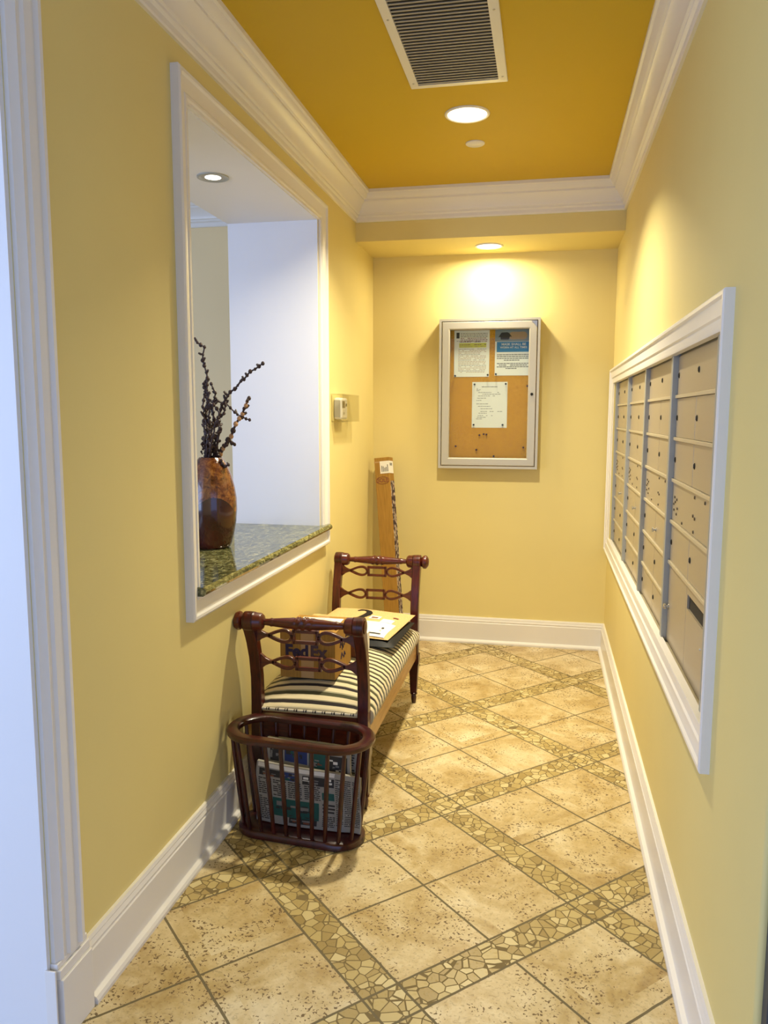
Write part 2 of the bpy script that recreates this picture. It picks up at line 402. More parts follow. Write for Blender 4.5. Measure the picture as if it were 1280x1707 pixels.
base = [(0, 0), (.034, 0), (.0345, .010), (.030, .018), (.019, .022), (.018, .024), (.018, .126), (.015, .129), (.015, .133), (.0165, .137), (.012, .148), (.0125, .151), (.009, .160), (0, .160)]
def base_rows(pts): return [[(p[0]+d[0]*a, p[1]+d[1]*a, h) for a, h in base] for p, d in pts]
struct('baseboard_left', MB().sweep(base_rows([((XL, 1.528), (1, 0)), ((XL, YB), (1, -1))]), closed_prof=True), M['white'], smooth=True, angle=20)
struct('baseboard_back', MB().sweep(base_rows([((XL, YB), (1, -1)), ((XR, YB), (-1, -1))]), closed_prof=True), M['white'], smooth=True, angle=20)
struct('baseboard_right', MB().sweep(base_rows([((XR, YB), (-1, -1)), ((XR, YR+.012), (-1, 0))]), closed_prof=True), M['white'], smooth=True, angle=20)

# generic casing around a rectangle on a wall plane x = x0; side = +1 sticks out to +x
def casing(name, x0, side, y0, y1, z0, z1, prof, ws=1.0):
    rows = []
    for (cy, cz, sy, sz) in ((y0, z0, 1, 1), (y1, z0, -1, 1), (y1, z1, -1, -1), (y0, z1, 1, -1)):
        rows.append([(x0+side*b, cy+sy*a*ws, cz+sz*a) for a, b in prof])
    return struct(name, MB().sweep(rows, closed_path=True, closed_prof=True), M['white'], smooth=True, angle=20)
cas = [(0, 0), (0, .024), (.006, .028), (.014, .028), (.018, .021), (.026, .019), (.046, .016), (.054, .014), (.058, .017), (.066, .017), (.070, .012), (.079, .012), (.079, 0)]
casing('trim_8', XL, 1, 2.113, 3.618, .766, 2.328, cas)
mcas = [(0, 0), (0, .020), (.004, .023), (.012, .023), (.016, .017), (.030, .015), (.048, .015), (.052, .010), (.072, .010), (.078, .008), (.078, -.012), (.070, -.012), (.070, 0)]
casing('trim_9', XR, -1, 1.73, 4.67, .606, 1.633, mcas)

# casing at the near end of the left wall and its plinth
dc = [(0, 0), (0, .010), (.010, .014), (.018, .020), (.026, .016), (.034, .016), (.040, .022), (.060, .024), (.066, .018), (.074, .018), (.080, .026), (.090, .026), (.090, 0)]
struct('trim_10', MB().sweep([[(XL+b, 1.412+a, z) for a, b in dc] for z in (.185, ZB)], closed_prof=True), M['white'], smooth=True, angle=20)
mb = MB().box(XL, XL+.030, 1.408, 1.522, 0, .150).box(XL, XL+.024, 1.408, 1.522, .150, .172).box(XL, XL+.018, 1.408, 1.522, .172, .186)
struct('trim_11', mb, M['white'], bevel=.002)
struct('trim_12', MB().box(XL-WT-.01, XL-.0005, YE-.012, YE-.0002, 0, ZC-.01), M['plaster'])
struct('trim_13', MB().box(XL-.004, XL+.022, YE-.017, YE-.0125, 0, .180), M['white'], bevel=.001)

# ------------------------------------------------------------------ granite ledge
mb = MB().box(XL-WT-.03, XL+.001, OY0+.0045, OY1-.0045, OZ0-.018, OZ0+.016)
prof = [(0, -.012), (.032, -.012), (.040, -.006), (.043, .002), (.040, .010), (.032, .016), (0, .016)]
g = MB().add(mb.v, mb.f); g.sweep([[(XL+a, y, OZ0+h) for a, h in prof] for y in (2.165, 3.600)], closed_prof=True)
tag(build('granite_ledge', g, M['granite'], smooth=True, angle=30), 'polished green granite ledge across the sill of the wall opening', 'ledge')

# ------------------------------------------------------------------ lights
def lamp(name, kind, loc, energy, col, size=.1, parent=None, **k):
    ld = bpy.data.lights.new(name, kind); ld.energy = energy; ld.color = col
    if kind == 'AREA': ld.shape = 'DISK'; ld.size = size
    for a, v in k.items(): setattr(ld, a, v)
    o = bpy.data.objects.new(name, ld); COL.objects.link(o); o.location = loc
    if parent: o.parent = parent
    return o
def downlight(loc, r, label, power, col, recessed=False, spread=150):
    t = thing('downlight', label, 'ceiling light', loc)
    t.rotation_euler = (0, 0, 0)
    if recessed:
        ring = MB().lathe([(r, 0), (r, -.004), (r-.006, -.006), (r*.80, -.004), (r*.72, -.0015), (r*.72, 0)], n=48, cap=False)
        build('trim_ring', ring, M['silver'], t, smooth=True)
        build('lens', MB().lathe([(0.0001, -.0012), (r*.5, -.0012), (r*.5, -.0028), (.0001, -.0028)], n=40, cap=False), M['lens_w'], t)
        build('baffle', MB().lathe([(r*.5, -.0010), (r*.73, -.0010), (r*.73, -.0020), (r*.5, -.0020)], n=40, cap=False), M['grey_plastic'], t)
    else:
        ring = MB().lathe([(r, 0), (r, -.003), (r-.003, -.006), (r-.010, -.006), (r-.013, -.002), (r-.013, 0)], n=48, cap=False)
        build('trim_ring', ring, M['white'], t, smooth=True)
        build('lens', MB().lathe([(.0001, -.001), (r-.013, -.001), (r-.013, -.003), (.0001, -.004)], n=40, cap=False), M['lens'], t)
    lamp('bulb', 'AREA', (0, 0, -.012), power, col, r*1.3, t, spread=R(spread))
    return t
downlight((-.334, 3.24, ZC), .088, 'large bright round downlight in the yellow ceiling beside the air grille', P_MAIN, WARM, spread=125)
downlight((-.333, 4.49, ZS), .077, 'bright round downlight in the dropped soffit above the notice case', P_SOFFIT, WARM, spread=172)
downlight((-1.226, 2.84, OZ1-e), .058, 'small round downlight in the white head of the wall opening', P_NICHE, NEUTRAL, True)
o = MB().lathe([(.041, 0), (.041, -.004), (.037, -.007), (.0001, -.0085)], n=40)
tag(build('sprinkler_cover', o, M['white'], smooth=True), 'small flat round cream sprinkler cover plate on the ceiling', 'sprinkler cover').location = (-.333, 3.58, ZC)

# ceiling grille
g0 = thing('air_grille', 'white framed air return grille with dark louvres in the ceiling', 'vent', (-.335, 2.52, ZC))
x0, x1, y0, y1, b = -.171, .172, -.43, .43, .031
mb = MB()
rows = [[(cx+sx*a, cy+sy*a, -h) for a, h in ((0, 0), (0, .006), (.002, .008), (b, .010), (b, 0))] for cx, cy, sx, sy in ((x0, y0, 1, 1), (x1, y0, -1, 1), (x1, y1, -1, -1), (x0, y1, 1, -1))]
build('frame', MB().sweep(rows, closed_path=True, closed_prof=True), M['white'], g0)
build('backing', MB().box(x0+b-.002, x1-b+.002, y0+b-.002, y1-b+.002, -.0015, -.0002), M['dark'], g0)
mb = MB(); y = y0+b+.004
while y < y1-b-.010:
    mb.box(x0+b, x1-b, y, y+.0078, -.0098, -.0082)
    y += .0205
M['louvre'] = mat('louvre_grey', (.36, .33, .29), .5, .1)
build('louvres', mb, M['louvre'], g0)
for sx, sy in ((x0+.016, -.08), (x0+.016, y1-.05), (x1-.016, y1-.05), (x1-.016, -.08), (x0+.016, y0+.05), (x1-.016, y0+.05)):
    build('screw', MB().lathe([(.0038, -.009), (.0038, -.0105), (.002, -.0115)], (sx, sy, 0), 12), M['steel'], g0)

# ------------------------------------------------------------------ mailboxes
UW, UH = .667, .95
def mailbox(near):
    """local: y 0..UW along the wall, z 0..UH, face looks to -x, x=0 is the rim front"""
    t = thing('mailbox_unit', '', 'mailboxes', (0, 0, 0), group='bank of built-in mailboxes')
    z0, z1 = .045, UH-.020; rh = (z1-z0)/7; y0, y1 = .016, UW-.016
    mb = MB().box(.016, .15, 0, UW, 0, UH)
    mb.box(-.006, .02, 0, y0, 0, UH).box(-.006, .02, y1, UW, 0, UH)
    build('housing', mb, [M['silver']], t, bevel=.0015)
    build('sill_rail', MB().box(-.004, .02, y0+.0003, y1-.0003, 0, z0-.003), M['mail_rail'], t, bevel=.001)
    build('head_rail', MB().box(.004, .02, y0+.0003, y1-.0003, z1+.004, UH), M['mail_rail'], t, bevel=.001)
    rl = MB()
    for k in range(1, 7):
        if near and k == 1: continue
        z = z0+k*rh; rl.box(.004, .018, y0, y1, z-.005, z+.005)
    build('shelf_rails', rl, M['mail_rail'], t, bevel=.001)
    def lock(p, par, big=False):
        y, z = p
        m_ = MB().lathe([(.0085, 0), (.0085, -.0035), (.006, -.0045)], (.012, y, z), 14, 'x')
        m_.box(.0065, .0072, y-.001, y+.001, z-.005, z+.005)
        o_ = build('lock', m_, M['black'] if not big else M['steel'], par)
        if big:
            k_ = MB().box(-.014, .008, y-.0015, y+.0015, z-.006, z+.006).lathe([(.012, -.001), (.012, .001)], (-.016, y, z), 14, 'y')
            build('key', k_, M['steel'], o_) if False else None
            build('knob', MB().lathe([(.004, .008), (.004, .002), (.009, .0), (.009, -.004), (.005, -.006)], (0, y, z), 16, 'x'), M['steel'], par)
    ym = (y0+y1)/2
    rows = list(range(7)) if not near else [0, 0, 2, 3, 4, 5, 6]
    def door(ya, yb, za, zb, big=False, slot=False, full=False):
        mb = MB()
        if slot:
            mb.box(.010, .016, ya, yb, za, zb-.065).box(.010, .016, ya, yb, zb-.025, zb).box(.010, .016, ya, ya+.012, zb-.065, zb-.025).box(.010, .016, yb-.012, yb, zb-.065, zb-.025)
            mb.add([(.0155, ya, zb-.066), (.0155, yb, zb-.066), (.0155, yb, zb-.024), (.0155, ya, zb-.024)], [(0, 1, 2, 3)], 1)
        else: mb.box(.010, .0165, ya, yb, za, zb)
        d = build('door', mb, [M['mail'], M['dark']], t, bevel=.0012 if not slot else 0)
        if slot:
            for zz in (zb-.12, zb-.30): build('rivet', MB().lathe([(.004, .0105), (.003, .008)], (0, ya+.10, zz), 10, 'x'), M['steel'], d)
        else: lock((yb-.022 if not full else (ya+yb)/2, (za+zb)/2-(.012 if big else 0)), d, big)
        return d
    for r_i in range(7):
        if near and r_i < 2: continue
        za, zb = z0+r_i*rh+.0060, z0+(r_i+1)*rh-.0060
        if r_i == 3:
            mb = MB().box(.010, .0165, y0+.001, y1-.001, za, zb); d = build('master_panel', mb, M['mail'], t, bevel=.0012)
            for (a, h) in ((.20, .9), (.42, .9), (.92, .64), (.86, .60), (.90, .52), (.94, .45), (.84, .38), (.93, .30), (.44, .46), (.40, .42), (.70, .1), (.42, .1), (.86, .22)):
                build('rivet', MB().lathe([(.0052, .0105), (.0040, .0075)], (0, y0+a*(y1-y0), za+h*(zb-za)), 10, 'x'), M['brass'], d)
        elif r_i == 6:
            d = door(y0+.0008, y1-.0008, za, zb); lock((ym-.022, (za+zb)/2), d)
        else:
            door(ym+.0020, y1-.0008, za, zb); door(y0+.0008, ym-.0020, za, zb, big=(r_i == 2 and not near))
    if near:
        za, zb = z0+.004, z0+2*rh-.006
        door(ym+.0020, y1-.0008, za, zb, big=True); door(y0+.0008, ym-.0020, za, zb, slot=True)
    return t
M['brass'] = mat('dark_rivet', (.10, .07, .035), .5, .5)
mbx = XR+.012
u0 = mailbox(True); u0.location = (mbx, 1.895, .63)
u0['label'] = 'nearest beige mailbox column, with two tall parcel doors and a black mail slot'
u1 = mailbox(False); u1.location = (mbx, 1.895+UW, .63)
u1['label'] = 'beige mailbox column second from the camera, between two silver dividers'
for k, lab in ((2, 'beige mailbox column third from the camera, next to the farthest one'), (3, 'farthest beige mailbox column, against the frame at the back wall')):
    c = copy_tree(u1); c.location = (mbx, 1.895+k*UW, .63); c['label'] = lab

# ------------------------------------------------------------------ notice case
NX0, NX1, NZ0, NZ1 = -.621, -.046, 1.068, 1.928
nc = thing('notice_case', 'aluminium framed glass fronted notice case with cork backing on back wall', 'bulletin board', ((NX0+NX1)/2, YB, NZ0))
ND = .078; off = nc.location
def rectframe(x0, x1, z0, z1, prof):
    return MB().sweep([[(cx+sx*a, YB-b, cz+sz*a) for a, b in prof] for cx, cz, sx, sz in ((x0, z0, 1, 1), (x1, z0, -1, 1), (x1, z1, -1, -1), (x0, z1, 1, -1))], closed_path=True, closed_prof=True)
build('case_frame', rectframe(NX0, NX1, NZ0, NZ1, [(0, .001), (0, ND), (.014, ND), (.014, .04), (.012, .04), (.012, .001)]), M['silver_paint'], nc, off=off)
build('case_door', rectframe(NX0+.018, NX1-.018, NZ0+.018, NZ1-.018, [(0, ND-.028), (0, ND-.002), (.003, ND), (.038, ND), (.044, ND-.004), (.044, ND-.028)]), M['silver_paint'], nc, off=off)
build('cork_panel', MB().box(NX0+.0125, NX1-.0125, YB-.030, YB-.020, NZ0+.0125, NZ1-.0125), M['cork'], nc, off=off)
build('glass_pane', MB().box(NX0+.056, NX1-.056, YB-ND+.010, YB-ND+.013, NZ0+.056, NZ1-.056), M['glass'], nc, off=off)
build('lock', MB().lathe([(.008, 0), (.008, -.006), (.005, -.008)], (NX1-.040, YB-ND, 1.498), 16, 'y'), M['black'], nc, off=off)
build('corner_latch', MB().prism([(NX1-.050, NZ1-.019), (NX1-.019, NZ1-.019), (NX1-.019, NZ1-.052)], YB-ND-.003, YB-ND+.001, 'y'), M['steel'], nc, off=off)

YP = YB-.0310
def words(mb, x0, x1, z, h, m, fill=.85, wmin=.006, wmax=.018, gap=.0028, y=YP-.0006):
    x = x0
    while x < x1-wmin:
        w = random.uniform(wmin, wmax); w = min(w, x1-x)
        if random.random() < fill: mb.quad((x, y, z), (x+w, y, z), (x+w, y, z+h), (x, y, z+h), m)
        x += w+gap
def rect(mb, x0, x1, z0, z1, m, y=YP-.0006): mb.quad((x0, y, z0), (x1, y, z0), (x1, y, z1), (x0, y, z1), m)
# left notice
x0, x1, z0, z1 = -.538, -.334, 1.600, 1.866
mb = MB().box(x0, x1, YP-.0004, YP, z0, z1)
m_ = [M['paper'], M['ink'], M['ink_grey'], M['yellow_ink'], M['brown_ink'], M['tan_ink']]
rect(mb, x0+.012, x0+.030, z1-.045, z1-.012, 1); 
for i in range(6): words(mb, x0+.036, x1-.012, z1-.020-i*.009, .004, 2 if i < 3 else 4, .95)
for i in range(2): words(mb, x0+.014, x1-.05, z1-.062-i*.006, .003, 2, .9)
rect(mb, x0+.028, x1-.018, z1-.098, z1-.072, 3, YP-.0005)
words(mb, x0+.030, x1-.020, z1-.084, .004, 4, .8); words(mb, x0+.030, x1-.020, z1-.094, .003, 5, .8)
for i in range(18): words(mb, x0+.024, x1-.018, z1-.108-i*.0078, .0026, 5 if i % 4 else 2, .9)
tag(build('paper_notice', mb, m_), 'white printed notice with a yellow highlighted line, upper left in the case', 'paper', None)
# right poster
x0, x1, z0, z1 = -.302, -.100, 1.606, 1.872
mb = MB().box(x0, x1, YP-.0004, YP, z0, z1)
m_ = [M['paper'], M['ink'], M['ink_grey'], M['blue_ink'], M['sky_ink'], M['tan_ink']]
rect(mb, x0, x1, z1-.072, z1, 4, YP-.0005)
ell = [(x1-.072+.052*math.cos(a), z1-.040+.030*math.sin(a)*(1+.3*math.cos(2*a))) for a in [R(20*k) for k in range(18)]]
mb.add([(p[0], YP-.0007, p[1]) for p in ell], [tuple(range(18))], 5)
# dark oblong emblem with drooping ends
em = [(.018, -.048), (.030, -.030), (.036, -.022), (.070, -.020), (.082, -.028), (.096, -.048), (.084, -.044), (.078, -.062), (.032, -.062), (.030, -.046)]
mb.add([(x0+a, YP-.0008, z1+b_) for a, b_ in em], [tuple(range(len(em)))], 1)
rect(mb, x0+.010, x1, z1-.132, z1-.074, 3, YP-.0006)
add_text(mb, 'MASK SHALL BE', .019, ((x0+x1)/2+.005, YP-.001, z1-.089), (1,0,0), (0,0,1), 0, .0002, sx=1.05)
add_text(mb, 'WORN AT ALL TIMES', .016, ((x0+x1)/2+.005, YP-.001, z1-.107), (1,0,0), (0,0,1), 0, .0002, sx=1.0)
for i in range(4): words(mb, x0+.012+(.04 if i == 3 else 0), x1-.010-(.05 if i == 3 else 0), z1-.150-i*.0105, .0055, 2, .97, .008, .02, .0022)
for i in range(4): words(mb, x0+.012+(.05 if i == 3 else 0), x1-.010-(.06 if i == 3 else 0), z1-.200-i*.0095, .0055, 2, .97, .008, .02, .0022)
tag(build('paper_poster', mb, m_), 'poster with a blue band and white lettering, upper right in the case', 'poster', None)
# centre letter
x0, x1, z0, z1 = -.430, -.226, 1.305, 1.570
mb = MB().box(x0, x1, YP-.0004, YP, z0, z1); m_ = [M['paper'], M['ink'], M['ink_grey']]
words(mb, x0+.055, x1-.05, z1-.030, .004, 2, .95)
for i in range(4): words(mb, x0+.025, x0+.05, z1-.040-i*.006, .0025, 2, .6)
for (dz, a, b_) in ((.062, .035, .04), (.072, .06, .04), (.082, .035, .07), (.095, .03, .10), (.108, .025, .15), (.128, .025, .11), (.142, .035, .09), (.156, .05, .08), (.172, .05, .02), (.182, .03, .10), (.196, .035, .06), (.206, .03, .12), (.215, .025, .14)):
    words(mb, x0+a, x1-b_, z1-dz, .003, 2, .9)
tag(build('paper_letter', mb, m_), 'plain white typed letter pinned at its four corners in the middle of the cork', 'paper', None)
# push pins
def pin(x, z, label, red=False, drop=0):
    mb = MB().lathe([(.0012, 0), (.0014, -.007), (.0056, -.008), (.0036, -.014), (.0052, -.019), (.0001, -.0205)], n=12, axis='y')
    o = build('push_pin', mb, M['red_pin'] if red else M['brown_ink' if False else 'ink'], smooth=True); o.location = (x, YB-.0305 if not drop else YB-.0305, z)
    tag(o, label, 'push pin', 'push pins in the cork board'); return o
pin(-.416, 1.556, 'dark push pin at the top left corner of the typed letter'); pin(-.236, 1.558, 'dark push pin at the top right corner of the typed letter')
pin(-.418, 1.322, 'dark push pin at the bottom left corner of the typed letter'); pin(-.250, 1.322, 'dark push pin at the bottom right corner of the typed letter')
pin(-.530, 1.606, 'dark push pin at the bottom left corner of the highlighted notice'); pin(-.341, 1.610, 'dark push pin at the bottom right corner of the highlighted notice')
pin(-.294, 1.614, 'dark push pin at the bottom left corner of the blue poster')
pin(-.383, 1.262, 'red push pin, leftmost of the three loose ones under the letter', True); pin(-.358, 1.268, 'red push pin, middle of the three loose ones under the letter', True)
pin(-.342, 1.266, 'red push pin, rightmost of the three loose ones under the letter', True)
pin(-.522, 1.196, 'red push pin alone at the lower left of the cork', True); pin(-.400, 1.176, 'red push pin low on the cork below the loose three', True)
pin(-.128, 1.192, 'red push pin at the lower right edge of the cork', True); pin(-.298, 1.140, 'dark push pin at the very bottom edge of the cork'); pin(-.113, 1.545, 'red push pin at the right edge of the cork beside the door lock', True)

# ------------------------------------------------------------------ thermostat under a clear guard
tg = thing('thermostat', 'white wall thermostat under a clear plastic guard beside the wall opening', 'thermostat', (XL, 3.92, 1.345)); off = tg.location
a0, a1, b0, b1, dpt = 3.742, 4.085, 1.343, 1.480, .060
mb = MB(); w_ = .0025
mb.box(XL+.0005, XL+dpt, a0, a0+w_, b0, b1).box(XL+.0005, XL+dpt, a1-w_, a1, b0, b1).box(XL+.0005, XL+dpt, a0+w_, a1-w_, b0, b0+w_).box(XL+.0005, XL+dpt, a0+w_, a1-w_, b1-w_, b1).box(XL+dpt-w_, XL+dpt, a0+w_, a1-w_, b0+w_, b1-w_)
build('clear_guard', mb, M['acrylic'], tg, off=off)
mb = MB().box(XL+.0005, XL+.004, a0+.006, a1-.006, b0+.006, b1-.006); build('back_plate', mb, M['wall'], tg, off=off)
body = build('thermostat_body', MB().box(XL+.004, XL+.042, 3.775, 3.905, 1.356, 1.462), M['white_plastic'], tg, off=off, bevel=.010)
build('display', MB().box(XL+.0415, XL+.0430, 3.800, 3.850, 1.412, 1.446), M['lcd'], body, off=off)
build('switch', MB().box(XL+.0415, XL+.0440, 3.865, 3.885, 1.420, 1.434), M['black'], body, off=off)
build('vent_face', MB().box(XL+.008, XL+.038, 3.7742, 3.7755, 1.366, 1.450), M['grey_plastic'], body, off=off)
build('button', MB().box(XL+.0415, XL+.0435, 3.815, 3.845, 1.380, 1.392), M['grey_plastic'], body, off=off)

# ------------------------------------------------------------------ vase and twigs
VX, VY, VZ = -1.272, 2.86, OZ0+.0162
prof = [(.001, 0), (.062, 0), (.070, .004), (.076, .020), (.086, .060), (.094, .105), (.098, .150), (.097, .195), (.090, .240), (.078, .285), (.064, .320), (.052, .342), (.044, .352), (.038, .350), (.034, .335), (.001, .320)]
v = build('vase', MB().lathe(prof, n=56), M['vase'], smooth=True, angle=60); v.location = (VX, VY, VZ); tag(v, 'tall brown ceramic vase with dark arched petals standing on the granite ledge', 'vase')
DEP = .06
def px(x, y, Y=VY):
    """a point of the twig arrangement from where it shows, at depth Y"""
    d = f_*FPX+(x-640)*r_-(y-853.5)*u_; t_ = Y/d.y; return Vector((d.x*t_, Y, CH+d.z*t_))
def twig(pts, label, rad=.0046, knob=.0092, mats=None, seed=0, alt=None, spur=.014):
    rnd = random.Random(seed); mb = MB(); P = [Vector(p) for p in pts]; path = []
    for a, b_ in zip(P, P[1:]):
        n = max(2, int((b_-a).length/.018))
        for i in range(n):
            q = a.lerp(b_, i/n); path.append(q+Vector((rnd.uniform(-1, 1), rnd.uniform(-1, 1), rnd.uniform(-1, 1)))*.0035)
    path.append(P[-1]); N = len(path)
    mb.tube(path, [rad*(1-.4*i/N) for i in range(N)], 7)
    for i in range(2, N):
        q = path[i]; k = knob*(.75+.5*rnd.random())
        mi = 1 if (alt and rnd.random() < .42) else 0
        mb.lathe([(.0001, -k*.8), (k*.55, -k*.55), (k*.75, 0), (k*.5, k*.6), (.0001, k*.85)], q, 8, 'z', mi, cap=False)
        if rnd.random() < .5:
            d = Vector((rnd.uniform(-1, 1), rnd.uniform(-.6, .6), rnd.uniform(.1, 1))).normalized(); L = spur*(.6+rnd.random())
            mb.tube([q, q+d*L*.5, q+d*L+Vector((0, 0, .003))], [rad*.7, rad*1.1, rad*.8], 6, 0)
    o = build('twig', mb, [M['twig'], M['twig_tan']], smooth=True)
    return tag(o, label, 'twig', 'dark dried twigs in the vase')
base_pt = Vector((VX, VY, VZ+.325))
def bp(dx, dy): return base_pt+Vector((dx, dy, 0))
twig([bp(.012, .0), px(362, 745), px(366, 700), px(370, 673), px(395, 642), px(418, 620), px(438, 606)], 'dark knobbly twig arching out farthest right over the white reveal', seed=1, rad=.005, knob=.0095)
twig([bp(.0, -.01), px(350, 720, 2.84), px(346, 660, 2.83), px(344, 622, 2.83), px(337, 600, 2.83), px(340, 580, 2.83), px(329, 571, 2.83)], 'tallest thin dark twig, upright at the left of the vase', seed=2)
twig([bp(.02, .01), px(372, 748, 2.87), px(385, 728, 2.88), px(394, 708, 2.88), px(403, 690, 2.89), px(409, 675, 2.89), px(415, 664, 2.89)], 'brown and tan banded twig leaning right, ending in a dark bud', seed=3, alt=True, rad=.0060, knob=.0125)
twig([bp(-.01, .01), px(352, 722, 2.89), px(356, 690, 2.9), px(350, 668, 2.9), px(362, 668, 2.9), px(378, 672, 2.9), px(390, 687, 2.9), px(403, 694, 2.9), px(416, 700, 2.9)], 'thin dark twig bending down to the right across the banded one', seed=4, rad=.004, knob=.0075)
twig([bp(-.02, 0), px(342, 730, 2.86), px(340, 700, 2.86), px(345, 672, 2.86), px(341, 645, 2.86), px(347, 632, 2.86)], 'dark twig crowded behind the left edge of the opening', seed=5)
twig([bp(-.005, -.015), px(354, 730, 2.82), px(360, 705, 2.82), px(366, 690, 2.82), px(356, 675, 2.82)], 'short dark twig rising from the middle of the bunch', seed=6, spur=.02)
twig([bp(.01, .015), px(366, 752, 2.9), px(374, 742, 2.9), px(384, 736, 2.9), px(391, 741, 2.9)], 'short stubby dark twig spreading low to the right over the rim', seed=8, spur=.016)
twig([bp(.02, -.01), px(368, 768, 2.84), px(374, 778, 2.84), px(381, 775, 2.84)], 'dark twig end drooping over the right of the vase rim', seed=9, spur=.008)
twig([bp(-.01, -.005), px(345, 742, 2.83), px(350, 715, 2.83), px(338, 690, 2.83), px(349, 655, 2.83)], 'dark forked twig in the thick of the bunch above the vase', seed=11, spur=.02)
twig([bp(-.012, .01), px(347, 738, 2.9), px(357, 700, 2.9), px(352, 680, 2.9), px(360, 655, 2.9), px(352, 640, 2.9)], 'dark twig zigzagging up just right of the tallest one', seed=13, spur=.018)
twig([bp(.005, .0), px(358, 742, 2.86), px(368, 715, 2.86), px(362, 700, 2.86), px(372, 688, 2.86), px(376, 676, 2.86)], 'dark twig with short side spurs below the long arching one', seed=14, spur=.018)
twig([bp(-.018, -.01), px(341, 735, 2.84), px(346, 712, 2.84), px(338, 668, 2.84), px(345, 650, 2.84), px(339, 640, 2.84)], 'dark twig hugging the casing, below the tip of the tallest one', seed=15, spur=.015)
mb = MB(); rnd = random.Random(5)
for i in range(150):
    a = rnd.uniform(0, 6.28); z = rnd.uniform(.0, .115); rr = rnd.uniform(0, .030+.12*z); q = Vector((rr*math.cos(a), rr*math.sin(a), .318+z)); k = rnd.uniform(.005, .010)
    mb.lathe([(.0001, -k), (k*.8, 0), (.0001, k)], q, 6, 'z', 0, cap=False)
s_ = build('bark_filler', mb, M['twig'], smooth=True); s_.location = (VX, VY, VZ); s_['kind'] = 'stuff'; tag(s_, 'dark dried bark pieces packed in the mouth of the vase', 'bark')

# ------------------------------------------------------------------ bench
YN, YF = 2.555, 3.625; YM = (YN+YF)/2
bt = thing('window_bench', 'mahogany window bench with scrolled arms and a striped upholstered seat along left wall', 'bench', (-.785, YM, 0)); off = bt.location
XF, XB = -.592, -.978; PW = .019
def ctr(z):      # outward lean of a post at height z
    pts = [(0, .000), (.22, .004), (.36, .000), (.46, .004), (.54, .018), (.60, .038), (.645, .056), (.685, .075)]
    for (a, p), (b_, q) in zip(pts, pts[1:]):
        if z <= b_: return p+(q-p)*(z-a)/(b_-a)
    return pts[-1][1]
def ribbon(mb, pts, w, t0, t1, axis='y', m=0):
    """strip of half width w along 2-D pts, extruded t0..t1 across"""
    N = len(pts); L = []; Rr = []
    for i, p in enumerate(pts):
        a = pts[max(i-1, 0)]; b_ = pts[min(i+1, N-1)]; d = Vector((b_[0]-a[0], b_[1]-a[1])).normalized(); n = Vector((-d.y, d.x))
        ww = w[i] if hasattr(w, '__len__') else w
        L.append((p[0]+n.x*ww, p[1]+n.y*ww)); Rr.append((p[0]-n.x*ww, p[1]-n.y*ww))
    def P(q, a): return {'x': (a, q[0], q[1]), 'y': (q[0], a, q[1])}[axis]
    rows = [[P(L[i], t0), P(L[i], t1), P(Rr[i], t1), P(Rr[i], t0)] for i in range(N)]
    mb.sweep(rows, closed_prof=True, m=m)
